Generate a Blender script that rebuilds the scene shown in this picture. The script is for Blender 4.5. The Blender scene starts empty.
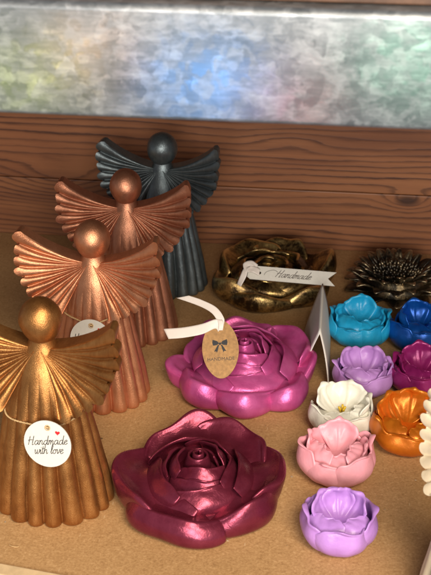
import bpy, bmesh, math, random
import numpy as np
from mathutils import Vector, Matrix, Euler

R = math.radians
PI = math.pi
S = bpy.context.scene
COL = S.collection
CM = 0.01

# ------------------------------------------------------------------ camera
cam_d = bpy.data.cameras.new('camera')
cam = bpy.data.objects.new('camera', cam_d)
COL.objects.link(cam)
cam.location = (0, 0, 0.46)
cam.rotation_euler = (R(90 - 27), 0, R(7))
cam_d.sensor_fit = 'AUTO'
cam_d.sensor_width = 36
cam_d.lens = 1200 / 575 * 36
cam_d.clip_start = 0.02
cam_d.clip_end = 50
cam_d.dof.use_dof = True
cam_d.dof.focus_distance = 0.80
cam_d.dof.aperture_fstop = 23
S.camera = cam

# ------------------------------------------------------------------ light
W = bpy.data.worlds.new('World')
S.world = W
W.use_nodes = True
bg = W.node_tree.nodes['Background']
bg.inputs[0].default_value = (0.80, 0.86, 1.0, 1)
bg.inputs[1].default_value = 0.30


def area(name, loc, target, size, power, color=(1, 1, 1), size_y=None):
    d = bpy.data.lights.new(name, 'AREA')
    d.shape = 'RECTANGLE'
    d.size = size
    d.size_y = size_y or size
    d.energy = power
    d.color = color
    o = bpy.data.objects.new(name, d)
    COL.objects.link(o)
    o.location = loc
    o.rotation_euler = (Vector(target) - Vector(loc)).to_track_quat('-Z', 'Y').to_euler()
    return o


area('ceiling_lamp', (0.42, -0.42, 1.15), (-0.05, 0.66, 0.02), 0.62, 28, (1.0, 0.88, 0.72))
area('shop_window', (0.10, -0.95, 0.60), (-0.05, 0.8, 0.06), 0.8, 27, (1.0, 0.96, 0.90), 0.5)

S.view_settings.view_transform = 'Standard'
S.view_settings.look = 'None'
S.view_settings.exposure = 0.0
S.view_settings.gamma = 1.0

# ------------------------------------------------------------------ helpers


def link(name, me, mat=None, parent=None):
    o = bpy.data.objects.new(name, me)
    COL.objects.link(o)
    if mat is not None:
        me.materials.append(mat)
    if parent is not None:
        o.parent = parent
    return o


def empty(name, loc, rz=0, rot=None):
    o = bpy.data.objects.new(name, None)
    o.empty_display_size = 0.02
    COL.objects.link(o)
    o.location = loc
    o.rotation_euler = rot if rot is not None else (0, 0, rz)
    return o


def tag(o, label=None, cat=None, group=None, kind=None):
    if label: o['label'] = label
    if cat: o['category'] = cat
    if group: o['group'] = group
    if kind: o['kind'] = kind
    return o


def mesh_of(verts, faces, smooth=True, recalc=True, weld=0.0):
    me = bpy.data.meshes.new('mesh')
    me.from_pydata([tuple(map(float, v)) for v in verts], [], faces)
    bm = bmesh.new()
    bm.from_mesh(me)
    if weld > 0:
        bmesh.ops.remove_doubles(bm, verts=bm.verts, dist=weld)
    if recalc:
        bmesh.ops.recalc_face_normals(bm, faces=bm.faces)
    for f in bm.faces:
        f.smooth = smooth
    bm.to_mesh(me)
    bm.free()
    return me


def grid_normals(P):
    du = np.gradient(P, axis=0)
    dv = np.gradient(P, axis=1)
    n = np.cross(du, dv)
    ln = np.linalg.norm(n, axis=2, keepdims=True)
    return n / np.maximum(ln, 1e-12)


def shell(P, T=None, B=None, sharp=False):
    """closed sheet: middle surface P (n,m,3) with thickness T, or front P and back B. -> verts, faces"""
    n, m, _ = P.shape
    if B is None:
        N = grid_normals(P)
        F = P + N * (T[..., None] / 2)
        B = P - N * (T[..., None] / 2)
        # rounded border: a ring in the middle, pushed slightly outwards
    else:
        F = P
    verts = list(F.reshape(-1, 3)) + list(B.reshape(-1, 3))
    o = n * m
    faces = []
    for i in range(n - 1):
        for j in range(m - 1):
            a, b, c, d = i * m + j, (i + 1) * m + j, (i + 1) * m + j + 1, i * m + j + 1
            faces.append((a, b, c, d))
            faces.append((o + d, o + c, o + b, o + a))
    ring = [i * m for i in range(n)] + [(n - 1) * m + j for j in range(1, m)] + \
           [i * m + m - 1 for i in range(n - 2, -1, -1)] + [j for j in range(m - 2, 0, -1)]
    if sharp:  # the border strip gets vertices of its own, so its edge shades crisp
        q = len(verts)
        verts = verts + [verts[a] for a in ring] + [verts[o + a] for a in ring]
        m_ = len(ring)
        for k in range(m_):
            k2 = (k + 1) % m_
            faces.append((q + k, q + m_ + k, q + m_ + k2, q + k2))
        return verts, faces
    for k in range(len(ring)):
        a, b = ring[k], ring[(k + 1) % len(ring)]
        faces.append((a, o + a, o + b, b))
    return verts, faces


def catmull(pts, t):
    """Catmull-Rom through pts, t in [0,1] array -> (len(t), dim)"""
    p = np.array(pts, float)
    p = np.vstack([2 * p[0] - p[1], p, 2 * p[-1] - p[-2]])
    k = len(p) - 3
    x = np.clip(np.asarray(t, float), 0, 1) * k
    i = np.minimum(x.astype(int), k - 1)
    f = (x - i)[..., None]
    a, b, c, d = p[i], p[i + 1], p[i + 2], p[i + 3]
    return 0.5 * ((2 * b) + (-a + c) * f + (2 * a - 5 * b + 4 * c - d) * f ** 2 + (-a + 3 * b - 3 * c + d) * f ** 3)


def tube_vf(pts, r, sides=8, vf=None, flat=1.0, closed=False):
    """tube along points; vf = (verts, faces) to append to"""
    verts, faces = vf if vf else ([], [])
    pts = [Vector(p) for p in pts]
    n = len(pts)
    base = len(verts)
    up = None
    for i, p in enumerate(pts):
        if closed:
            d = (pts[(i + 1) % n] - pts[i - 1]).normalized()
        else:
            d = (pts[min(i + 1, n - 1)] - pts[max(i - 1, 0)])
            d = d.normalized() if d.length > 1e-9 else Vector((1, 0, 0))
        if up is None:
            up = Vector((0, 0, 1)) if abs(d.z) < 0.9 else Vector((1, 0, 0))
        x = d.cross(up)
        if x.length < 1e-6:
            x = d.orthogonal()
        x.normalize()
        up = x.cross(d).normalized()
        rr = r[i] if hasattr(r, '__len__') else r
        for k in range(sides):
            a = 2 * PI * k / sides
            verts.append(p + x * (math.cos(a) * rr) + up * (math.sin(a) * rr * flat))
    for i in range(n if closed else n - 1):
        i2 = (i + 1) % n
        for k in range(sides):
            k2 = (k + 1) % sides
            faces.append((base + i * sides + k, base + i * sides + k2, base + i2 * sides + k2, base + i2 * sides + k))
    if not closed:
        faces.append(tuple(base + k for k in range(sides))[::-1])
        faces.append(tuple(base + (n - 1) * sides + k for k in range(sides)))
    return verts, faces


def revolve(profile, seg=64):
    verts, faces = [], []
    m = len(profile)
    for k in range(seg):
        a = 2 * PI * k / seg
        for r, z in profile:
            verts.append((r * math.cos(a), r * math.sin(a), z))
    for k in range(seg):
        k2 = (k + 1) % seg
        for j in range(m - 1):
            faces.append((k * m + j, k2 * m + j, k2 * m + j + 1, k * m + j + 1))
    return verts, faces


def box_mesh(x0, x1, y0, y1, z0, z1, bev=0.0, seg=2):
    bm = bmesh.new()
    bmesh.ops.create_cube(bm, size=1)
    for v in bm.verts:
        v.co = Vector(((x0 + x1) / 2 + v.co.x * (x1 - x0), (y0 + y1) / 2 + v.co.y * (y1 - y0), (z0 + z1) / 2 + v.co.z * (z1 - z0)))
    if bev:
        bmesh.ops.bevel(bm, geom=bm.edges[:], offset=bev, segments=seg, profile=0.5, affect='EDGES')
    me = bpy.data.meshes.new('mesh')
    bm.to_mesh(me)
    bm.free()
    return me


def card_mesh(outlines, thick, bev=0.0):
    """flat card in the local XY plane (with holes), thickness along Z"""
    cu = bpy.data.curves.new('card', 'CURVE')
    cu.dimensions = '2D'
    cu.fill_mode = 'BOTH'
    cu.extrude = thick / 2
    cu.bevel_depth = bev
    cu.bevel_resolution = 1
    for pts in outlines:
        sp = cu.splines.new('POLY')
        sp.points.add(len(pts) - 1)
        for q, (x, y) in zip(sp.points, pts):
            q.co = (x, y, 0, 1)
        sp.use_cyclic_u = True
    o = bpy.data.objects.new('tmp', cu)
    COL.objects.link(o)
    dg = bpy.context.evaluated_depsgraph_get()
    dg.update()
    me = bpy.data.meshes.new_from_object(o.evaluated_get(dg))
    bpy.data.objects.remove(o)
    bpy.data.curves.remove(cu)
    return me


def text_mesh(body, size, thick):
    cu = bpy.data.curves.new('text', 'FONT')
    cu.body = body
    cu.size = size
    cu.extrude = thick
    cu.align_x = 'CENTER'
    cu.align_y = 'CENTER'
    o = bpy.data.objects.new('tmp', cu)
    COL.objects.link(o)
    dg = bpy.context.evaluated_depsgraph_get()
    dg.update()
    me = bpy.data.meshes.new_from_object(o.evaluated_get(dg))
    bpy.data.objects.remove(o)
    bpy.data.curves.remove(cu)
    return me


def circle(r, n=64, cx=0, cy=0, ry=None):
    return [(cx + r * math.cos(2 * PI * k / n), cy + (ry or r) * math.sin(2 * PI * k / n)) for k in range(n)]


# ------------------------------------------------------------------ materials


class Mat:
    def __init__(self, name):
        self.m = bpy.data.materials.new(name)
        self.m.use_nodes = True
        self.nt = self.m.node_tree
        self.b = self.nt.nodes['Principled BSDF']

    def n(self, t, **kw):
        nd = self.nt.nodes.new(t)
        for k, v in kw.items():
            setattr(nd, k, v)
        return nd

    def l(self, a, b):
        self.nt.links.new(a, b)

    def set(self, **kw):
        for k, v in kw.items():
            self.b.inputs[k].default_value = v

    def coords(self, scale=(1, 1, 1), kind='Object', loc=(0, 0, 0)):
        tc = self.n('ShaderNodeTexCoord')
        mp = self.n('ShaderNodeMapping')
        mp.inputs['Scale'].default_value = scale
        mp.inputs['Location'].default_value = loc
        self.l(tc.outputs[kind], mp.inputs['Vector'])
        return mp.outputs['Vector']

    def noise(self, vec, scale, detail=4, rough=0.55, dist=0.0):
        nz = self.n('ShaderNodeTexNoise')
        nz.inputs['Scale'].default_value = scale
        nz.inputs['Detail'].default_value = detail
        nz.inputs['Roughness'].default_value = rough
        nz.inputs['Distortion'].default_value = dist
        if vec is not None:
            self.l(vec, nz.inputs['Vector'])
        return nz.outputs['Fac']

    def ramp(self, fac, stops, interp='LINEAR'):
        cr = self.n('ShaderNodeValToRGB')
        cr.color_ramp.interpolation = interp
        e = cr.color_ramp.elements
        while len(e) < len(stops):
            e.new(0.5)
        for el, (p, c) in zip(e, stops):
            el.position = p
            el.color = (*c, 1) if hasattr(c, '__len__') else (c, c, c, 1)
        self.l(fac, cr.inputs['Fac'])
        return cr.outputs['Color']

    def math(self, op, a, b=None, c=None):
        m = self.n('ShaderNodeMath', operation=op)
        for i, x in enumerate((a, b, c)):
            if x is None: continue
            if isinstance(x, (int, float)):
                m.inputs[i].default_value = x
            else:
                self.l(x, m.inputs[i])
        return m.outputs[0]

    def mix(self, fac, a, b, blend='MIX'):
        m = self.n('ShaderNodeMix', data_type='RGBA', blend_type=blend)
        for key, x in (('Factor', fac), ('A', a), ('B', b)):
            idx = {'Factor': 0, 'A': 6, 'B': 7}[key]
            if isinstance(x, (int, float)):
                m.inputs[idx].default_value = x
            elif isinstance(x, tuple):
                m.inputs[idx].default_value = (*x, 1)
            else:
                self.l(x, m.inputs[idx])
        return m.outputs[2]

    def bump(self, h, strength, dist=0.001, prev=None):
        b = self.n('ShaderNodeBump')
        b.inputs['Strength'].default_value = strength
        b.inputs['Distance'].default_value = dist
        self.l(h, b.inputs['Height'])
        if prev is not None:
            self.l(prev, b.inputs['Normal'])
        return b.outputs['Normal']


def m_metal_paint(name, dark, mid, light, rough=0.36, metallic=0.85, grain=1.0, streak=(1, 1, 0.18)):
    """metallic craft paint brushed over a cast figure"""
    M = Mat(name)
    v = M.coords()
    vs = M.coords(streak)
    n1 = M.noise(v, 55, 5, 0.6)
    n2 = M.noise(vs, 600, 3, 0.6)
    f = M.math('ADD', M.math('MULTIPLY', n1, 0.65), M.math('MULTIPLY', n2, 0.35))
    c = M.ramp(f, [(0.30, dark), (0.50, mid), (0.72, light)])
    M.l(c, M.b.inputs['Base Color'])
    n3 = M.noise(v, 1500, 2, 0.6)
    r = M.math('ADD', M.math('MULTIPLY', n3, 0.20), M.math('ADD', M.math('MULTIPLY', n1, 0.14), rough - 0.17))
    M.l(r, M.b.inputs['Roughness'])
    M.set(Metallic=metallic)
    nb = M.bump(n3, 0.32 * grain, 0.0005)
    nb = M.bump(n2, 0.07 * grain, 0.0005, nb)
    nb = M.bump(n1, 0.22 * grain, 0.0014, nb)
    M.l(nb, M.b.inputs['Normal'])
    return M.m


def m_glossy_paint(name, c1, c2, rough=0.33, metallic=0.0, bump=0.2, lump=2.4, coat=0.0, spec=0.5, sss=0.0, scale=60):
    """painted plaster flower: small tone changes and brush texture"""
    M = Mat(name)
    v = M.coords()
    n1 = M.noise(v, scale, 4, 0.6)
    n2 = M.noise(v, 330, 3, 0.6, 0.6)
    c = M.ramp(n1, [(0.32, c1), (0.68, c2)])
    M.l(c, M.b.inputs['Base Color'])
    r = M.math('ADD', M.math('MULTIPLY', n2, 0.22), rough - 0.10)
    M.l(r, M.b.inputs['Roughness'])
    M.set(Metallic=metallic)
    M.b.inputs['Specular IOR Level'].default_value = spec
    M.b.inputs['Coat Weight'].default_value = coat
    M.b.inputs['Coat Roughness'].default_value = 0.18
    if sss:
        M.b.inputs['Subsurface Weight'].default_value = sss
        M.b.inputs['Subsurface Radius'].default_value = (0.003, 0.002, 0.002)
        M.b.inputs['Subsurface Scale'].default_value = 1.0
    nb = M.bump(n2, bump, 0.0006)
    nb = M.bump(n1, bump * lump, 0.0016, nb)
    M.l(nb, M.b.inputs['Normal'])
    return M.m


def m_antique(name, dark, gold, lo=0.46, hi=0.62, rough=0.36):
    """black base with gold rubbed on in uneven patches"""
    M = Mat(name)
    v = M.coords()
    n1 = M.noise(v, 46, 6, 0.7, 0.6)
    n2 = M.noise(v, 520, 3, 0.6)
    f = M.math('ADD', M.math('MULTIPLY', n1, 0.8), M.math('MULTIPLY', n2, 0.2))
    at = M.n('ShaderNodeAttribute', attribute_name='gilding')
    f = M.math('ADD', f, M.math('MULTIPLY', at.outputs['Fac'], 0.20))
    k = M.ramp(f, [(lo, 0.0), (hi, 1.0)])
    c = M.mix(k, dark, gold)
    M.l(c, M.b.inputs['Base Color'])
    M.set(Metallic=0.9)
    M.l(M.math('ADD', M.math('MULTIPLY', n2, 0.24), rough - 0.12), M.b.inputs['Roughness'])
    nb = M.bump(n2, 0.2, 0.0006)
    nb = M.bump(n1, 0.35, 0.002, nb)
    M.l(nb, M.b.inputs['Normal'])
    return M.m


def m_plain(name, col, rough=0.6, metallic=0.0, nscale=300, var=0.12, bump=0.1):
    M = Mat(name)
    v = M.coords()
    n1 = M.noise(v, nscale, 4, 0.6)
    lo = tuple(x * (1 - var) for x in col)
    hi = tuple(min(1, x * (1 + var)) for x in col)
    M.l(M.ramp(n1, [(0.3, lo), (0.7, hi)]), M.b.inputs['Base Color'])
    M.set(Roughness=rough, Metallic=metallic)
    M.l(M.bump(n1, bump, 0.0004), M.b.inputs['Normal'])
    return M.m


def m_board():
    M = Mat('hardboard')
    v = M.coords()
    big = M.noise(v, 9, 4, 0.6)
    f1 = M.noise(v, 620, 3, 0.7)
    f2 = M.noise(v, 260, 4, 0.7, 0.8)
    f = M.math('ADD', M.math('MULTIPLY', f1, 0.6), M.math('MULTIPLY', f2, 0.4))
    c = M.ramp(f, [(0.30, (0.285, 0.150, 0.055)), (0.47, (0.43, 0.245, 0.102)), (0.56, (0.49, 0.288, 0.124)), (0.70, (0.63, 0.40, 0.20))])
    c2 = M.mix(M.ramp(big, [(0.35, 0.0), (0.7, 1.0)]), (1.0, 1.0, 1.0), (0.84, 0.80, 0.74), 'MIX')
    c = M.mix(1.0, c, c2, 'MULTIPLY')
    # stray dark bits and pale fibres pressed into the board
    vo = M.n('ShaderNodeTexVoronoi')
    vo.inputs['Scale'].default_value = 34
    M.l(v, vo.inputs['Vector'])
    dk = M.ramp(vo.outputs['Distance'], [(0.030, 1.0), (0.050, 0.0)])
    c = M.mix(M.math('MULTIPLY', dk, 0.75), c, (0.05, 0.028, 0.015))
    vp = M.coords((1, 0.25, 1), loc=(0.3, 0.1, 0))
    v2 = M.n('ShaderNodeTexVoronoi')
    v2.inputs['Scale'].default_value = 130
    M.l(vp, v2.inputs['Vector'])
    pk = M.ramp(v2.outputs['Distance'], [(0.03, 1.0), (0.07, 0.0)])
    c = M.mix(M.math('MULTIPLY', pk, 0.4), c, (0.70, 0.52, 0.30))
    M.l(c, M.b.inputs['Base Color'])
    M.set(Roughness=0.62)
    M.b.inputs['Specular IOR Level'].default_value = 0.35
    M.l(M.bump(f, 0.35, 0.0006), M.b.inputs['Normal'])
    return M.m


def m_pine():
    M = Mat('stained_pine')
    tc = M.n('ShaderNodeTexCoord')
    geo = M.n('ShaderNodeNewGeometry')
    rnd = geo.outputs['Random Per Island']
    sx = M.n('ShaderNodeSeparateXYZ')
    M.l(tc.outputs['Object'], sx.inputs[0])
    x, z = sx.outputs['X'], sx.outputs['Z']
    off = M.math('MULTIPLY', rnd, 7.3)

    def vec(fx, fz):
        cb = M.n('ShaderNodeCombineXYZ')
        M.l(M.math('ADD', M.math('MULTIPLY', x, fx), off), cb.inputs[0])
        M.l(M.math('ADD', M.math('MULTIPLY', z, fz), off), cb.inputs[2])
        return cb.outputs[0]
    n1 = M.noise(vec(1.3, 7.0), 1.6, 2, 0.4)
    n2 = M.noise(vec(9.0, 60.0), 1.3, 4, 0.65)
    n3 = M.noise(vec(1.2, 26.0), 1.0, 1, 0.5)
    g = M.math('MULTIPLY', z, 165.0)
    g = M.math('ADD', g, M.math('MULTIPLY', n1, 7.0))
    g = M.math('ADD', g, M.math('MULTIPLY', n2, 1.3))
    g = M.math('ADD', g, M.math('MULTIPLY', n3, 4.2))
    g = M.math('ADD', g, off)
    kmask = None
    for (kx, kz, rx, rz, amp) in ((0.049, 0.0500, 0.020, 0.0095, 2.6), (-0.262, 0.056, 0.045, 0.017, 3.2), (-0.055, 0.100, 0.03, 0.010, -1.4), (0.16, 0.1, 0.03, 0.012, 2.5)):
        dx = M.math('DIVIDE', M.math('SUBTRACT', x, kx), rx)
        dz = M.math('DIVIDE', M.math('SUBTRACT', z, kz), rz)
        d2 = M.math('ADD', M.math('MULTIPLY', dx, dx), M.math('MULTIPLY', dz, dz))
        e = M.math('EXPONENT', M.math('MULTIPLY', d2, -1.0))
        g = M.math('ADD', g, M.math('MULTIPLY', e, amp))
        if kx in (0.049, 0.16):
            kk = M.ramp(d2, [(0.05, 1.0), (0.42, 0.0)])
            kmask = kk if kmask is None else M.math('MAXIMUM', kmask, kk)
    fr = M.math('FRACT', g)
    line = M.ramp(fr, [(0.0, 0.15), (0.30, 0.0), (0.58, 0.12), (0.86, 0.95), (0.95, 0.85), (1.0, 0.15)])
    fib = M.noise(vec(14, 900), 1.0, 3, 0.7)
    blot = M.noise(vec(5, 14), 1.0, 3, 0.6)
    wvar = M.noise(vec(2.5, 70), 1.0, 3, 0.6)
    line = M.math('MULTIPLY', line, M.ramp(wvar, [(0.30, 0.30), (0.62, 1.0)]))
    line = M.math('MULTIPLY', line, M.math('ADD', 0.55, M.math('MULTIPLY', fib, 0.8)))
    early = M.mix(M.ramp(blot, [(0.3, 0.0), (0.7, 1.0)]), (0.265, 0.092, 0.033), (0.41, 0.165, 0.063))
    early = M.mix(M.math('MULTIPLY', fib, 0.55), early, (0.15, 0.052, 0.022))
    c = M.mix(line, early, (0.042, 0.012, 0.006))
    band = M.noise(vec(1.6, 30), 1.0, 3, 0.6)
    c = M.mix(M.ramp(band, [(0.50, 0.0), (0.72, 0.75)]), c, (0.10, 0.031, 0.015))
    c = M.mix(M.math('MULTIPLY', kmask, 0.85), c, (0.03, 0.012, 0.007))
    M.l(c, M.b.inputs['Base Color'])
    M.set(Roughness=0.5)
    M.b.inputs['Specular IOR Level'].default_value = 0.4
    hb = M.math('ADD', M.math('MULTIPLY', fib, 0.5), M.math('MULTIPLY', line, 0.5))
    M.l(M.bump(hb, 0.25, 0.0006), M.b.inputs['Normal'])
    return M.m


def m_galvanised():
    M = Mat('galvanised_steel')
    v = M.coords()
    wob = M.n('ShaderNodeTexNoise')
    wob.inputs['Scale'].default_value = 120
    wob.inputs['Detail'].default_value = 3
    M.l(v, wob.inputs['Vector'])
    av = M.n('ShaderNodeVectorMath', operation='MULTIPLY_ADD')
    M.l(wob.outputs['Color'], av.inputs[0])
    av.inputs[1].default_value = (0.014, 0.014, 0.014)
    M.l(v, av.inputs[2])
    vo = M.n('ShaderNodeTexVoronoi')
    vo.inputs['Scale'].default_value = 260
    M.l(av.outputs[0], vo.inputs['Vector'])
    sp = M.n('ShaderNodeSeparateXYZ')
    M.l(vo.outputs['Color'], sp.inputs[0])
    cell = sp.outputs[0]
    vb = M.n('ShaderNodeTexVoronoi')
    vb.inputs['Scale'].default_value = 150
    M.l(av.outputs[0], vb.inputs['Vector'])
    sb = M.n('ShaderNodeSeparateXYZ')
    M.l(vb.outputs['Color'], sb.inputs[0])
    n1 = M.noise(v, 45, 4, 0.6)
    vs = M.coords((0.12, 1, 1))
    n2 = M.noise(vs, 700, 3, 0.6)
    f = M.math('ADD', M.math('MULTIPLY', n1, 0.55), M.math('MULTIPLY', cell, 0.13))
    f = M.math('ADD', f, M.math('MULTIPLY', n2, 0.32))
    c = M.ramp(f, [(0.34, (0.13, 0.14, 0.145)), (0.5, (0.19, 0.20, 0.205)), (0.66, (0.28, 0.285, 0.29))])
    # scattered pale zinc flowers, smeared
    vd = M.n('ShaderNodeMapping')
    vd.inputs['Rotation'].default_value = (0, R(32), 0)
    vd.inputs['Scale'].default_value = (0.55, 1, 1.25)
    M.l(v, vd.inputs['Vector'])
    nb_ = M.noise(vd.outputs[0], 150, 5, 0.68, 0.4)
    nc_ = M.noise(vd.outputs[0], 30, 2, 0.5)
    fl = M.math('ADD', M.math('MULTIPLY', nb_, 0.62), M.math('MULTIPLY', nc_, 0.26))
    fl = M.math('ADD', fl, M.math('MULTIPLY', sb.outputs[1], 0.12))
    fl = M.ramp(fl, [(0.47, 0.0), (0.66, 1.0)])
    c = M.mix(M.math('MULTIPLY', fl, 0.70), c, (0.45, 0.455, 0.455))
    M.l(c, M.b.inputs['Base Color'])
    M.set(Metallic=0.75)
    M.l(M.math('ADD', M.math('MULTIPLY', cell, 0.14), 0.38), M.b.inputs['Roughness'])
    M.l(M.bump(f, 0.12, 0.0008), M.b.inputs['Normal'])
    return M.m


MT = {}
MT['board'] = m_board()
MT['pine'] = m_pine()
MT['galv'] = m_galvanised()
MT['darkwood'] = m_plain('shelf_underside_wood', (0.10, 0.05, 0.028), 0.6, 0, 120, 0.3)
MT['palewood'] = m_plain('pale_batten_wood', (0.62, 0.44, 0.24), 0.55, 0, 200, 0.12)
MT['gold'] = m_metal_paint('gold_paint', (0.23, 0.088, 0.024), (0.37, 0.160, 0.046), (0.50, 0.245, 0.082), 0.41, 0.86)
MT['copper'] = m_metal_paint('copper_paint', (0.46, 0.178, 0.086), (0.60, 0.258, 0.130), (0.71, 0.34, 0.185), 0.41, 0.85)
MT['rosecopper'] = m_metal_paint('rose_copper_paint', (0.35, 0.135, 0.072), (0.48, 0.203, 0.112), (0.60, 0.28, 0.165), 0.42, 0.85)
MT['slate'] = m_metal_paint('gunmetal_paint', (0.085, 0.100, 0.104), (0.125, 0.146, 0.148), (0.19, 0.215, 0.215), 0.39, 0.8)
MT['cream'] = m_glossy_paint('cream_paint', (0.64, 0.51, 0.34), (0.72, 0.59, 0.41), 0.5, 0, 0.12)
MT['burgundy'] = m_glossy_paint('burgundy_pearl_paint', (0.150, 0.0145, 0.033), (0.232, 0.033, 0.062), 0.28, 0.62, 0.30, 0.25, scale=48)
MT['magenta_pearl'] = m_glossy_paint('pink_pearl_paint', (0.44, 0.05, 0.200), (0.60, 0.115, 0.315), 0.34, 0.42, 0.30, 0.25, scale=48)
MT['antique'] = m_antique('antique_gold_paint', (0.070, 0.042, 0.019), (0.66, 0.44, 0.16), 0.46, 0.66, 0.32)
MT['antique_dark'] = m_antique('antique_bronze_paint', (0.05, 0.042, 0.032), (0.46, 0.35, 0.20), 0.46, 0.66, 0.34)
MT['teal'] = m_glossy_paint('teal_paint', (0.008, 0.29, 0.53), (0.020, 0.39, 0.66), 0.36, 0.0, 0.22)
MT['blue'] = m_glossy_paint('metallic_blue_paint', (0.002, 0.055, 0.30), (0.006, 0.11, 0.46), 0.34, 0.45, 0.22, 0.2)
MT['lilac'] = m_glossy_paint('lilac_paint', (0.46, 0.22, 0.56), (0.54, 0.28, 0.64), 0.40, 0, 0.18)
MT['lilac_deep'] = m_glossy_paint('deep_lilac_paint', (0.40, 0.19, 0.53), (0.49, 0.25, 0.62), 0.33, 0, 0.18)
MT['magenta'] = m_glossy_paint('magenta_paint', (0.23, 0.010, 0.105), (0.33, 0.02, 0.15), 0.32, 0.25, 0.24, 0.2)
MT['white'] = m_glossy_paint('ivory_paint', (0.72, 0.69, 0.58), (0.80, 0.77, 0.66), 0.42, 0, 0.18)
MT['orange'] = m_glossy_paint('orange_pearl_paint', (0.56, 0.135, 0.008), (0.74, 0.215, 0.014), 0.34, 0.5, 0.24, 0.2)
MT['pink'] = m_glossy_paint('pink_paint', (0.74, 0.29, 0.34), (0.82, 0.37, 0.42), 0.40, 0, 0.18)
MT['yellow'] = m_plain('yellow_paint', (0.75, 0.48, 0.03), 0.4)
MT['paper'] = m_plain('white_card', (0.68, 0.635, 0.55), 0.65, 0, 500, 0.04, 0.05)
MT['paper_grey'] = m_plain('grey_card', (0.68, 0.66, 0.62), 0.65, 0, 500, 0.05, 0.05)
MT['kraft'] = m_plain('brown_kraft_card', (0.37, 0.195, 0.066), 0.65, 0, 420, 0.25, 0.15)
MT['ink'] = m_plain('black_ink', (0.022, 0.020, 0.022), 0.6)
MT['ink_brown'] = m_plain('brown_ink', (0.06, 0.04, 0.03), 0.6)
MT['crumb'] = m_plain('dark_and_pale_crumbs', (0.30, 0.21, 0.13), 0.7, 0, 60, 0.9)
MT['red'] = m_plain('red_ink', (0.62, 0.012, 0.018), 0.5)
MT['twine'] = m_plain('jute_twine', (0.56, 0.37, 0.17), 0.8, 0, 900, 0.3, 0.4)
MT['satin'] = m_glossy_paint('cream_satin', (0.68, 0.59, 0.51), (0.75, 0.66, 0.58), 0.42, 0, 0.10)

# ------------------------------------------------------------------ setting
LIP_Y = 0.50
WALL_Y = 0.985
o = link('shelf_board', box_mesh(-0.75, 0.75, 0.505, WALL_Y - 0.0005, -0.018, 0.0, 0.001), MT['board'])
tag(o, kind='structure')

# back wall: planks side by side in one mesh
verts, faces = [], []
zs = [-0.06, 0.0555, 0.1655, 0.2755, 0.3855]
tmp = bmesh.new()
for i in range(len(zs) - 1):
    me = box_mesh(-0.9, 0.9, WALL_Y, WALL_Y + 0.018, zs[i] + 0.0003, zs[i + 1] - 0.0003, 0.0009, 2)
    tmp.from_mesh(me)
    bpy.data.meshes.remove(me)
me = bpy.data.meshes.new('planks')
tmp.to_mesh(me)
tmp.free()
o = link('back_wall', me, MT['pine'])
tag(o, kind='structure')

# pale batten on the front edge of the board (corner of the picture)
o = link('wooden_batten', box_mesh(-0.22, 0.22, -0.010, 0.0, -0.012, 0.0016, 0.001), MT['palewood'])
o.location = (-0.175, 0.5265, 0.0)
o.rotation_euler = (0, 0, R(-8))
tag(o, 'pale wooden strip along the front edge of the brown board', 'batten')

# upper shelf of galvanised sheet with a folded front lip
sh = empty('metal_shelf', (0, LIP_Y, 0.2855))
tag(sh, 'mottled galvanised metal shelf edge across the top above the figurines', 'shelf')
prof = []  # (y, z) folded section: hem at the bottom, rounded bend at the top
H = 0.0500
for a in np.linspace(0, 180, 9):
    prof.append((0.0016 + 0.0016 * -math.cos(R(a)) * -1 - 0.0, 0.0016 - 0.0016 * math.sin(R(a))))
prof = [(0.0032, 0.010)] + [(p[0], p[1]) for p in prof]
rb = 0.0028
for a in np.linspace(0, 90, 9):
    prof.append((rb - rb * math.cos(R(a)), H - rb + rb * math.sin(R(a))))
prof.append((0.03, H))
t = 0.0009
NX = 60
P = np.zeros((NX, len(prof), 3))
for i, x in enumerate(np.linspace(-0.7, 0.7, NX)):
    for j, (y, z) in enumerate(prof):
        P[i, j] = (x, y, z)
v_, f_ = shell(P, np.full(P.shape[:2], t))
link('front_lip', mesh_of(v_, f_), MT['galv'], sh)
link('shelf_plate', box_mesh(-0.7, 0.7, 0.0045, WALL_Y - LIP_Y - 0.0005, H - 0.022, H - 0.0035, 0.0008), MT['darkwood'], sh)
link('top_board', box_mesh(-0.7, 0.7, 0.012, WALL_Y - LIP_Y - 0.0005, H + 0.0006, H + 0.009, 0.0008), MT['darkwood'], sh)


# added coloured spots, standing in for reflections of the shop in the metal lip
def spot(name, target, off, color, power, ang):
    d = bpy.data.lights.new(name, 'SPOT')
    d.energy = power
    d.color = color
    d.spot_size = R(ang)
    d.spot_blend = 1.0
    d.shadow_soft_size = 0.02
    o = bpy.data.objects.new(name, d)
    COL.objects.link(o)
    loc = Vector(target) + Vector(off)
    o.location = loc
    o.rotation_euler = (Vector(target) - loc).to_track_quat('-Z', 'Y').to_euler()
    return o


spot('blue_reflection_spot', (-0.066, 0.5, 0.298), (-0.06, -0.48, -0.154), (0.10, 0.42, 1.0), 5.0, 8.0)
spot('green_reflection_spot', (0.026, 0.5, 0.320), (0.02, -0.50, -0.14), (0.25, 1.0, 0.55), 2.2, 8)
spot('yellow_reflection_spot', (-0.146, 0.5, 0.298), (-0.14, -0.47, -0.152), (0.75, 0.85, 0.12), 2.2, 7)
spot('orange_reflection_spot', (-0.118, 0.5, 0.316), (-0.112, -0.48, -0.137), (1.0, 0.5, 0.22), 2.4, 6)
spot('red_reflection_spot', (-0.03, 0.5, 0.290), (-0.028, -0.48, -0.161), (1.0, 0.22, 0.16), 2.4, 5)

# ------------------------------------------------------------------ angels


def sstep(x, a, b):
    t = np.clip((x - a) / (b - a), 0, 1)
    return t * t * (3 - 2 * t)


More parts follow.
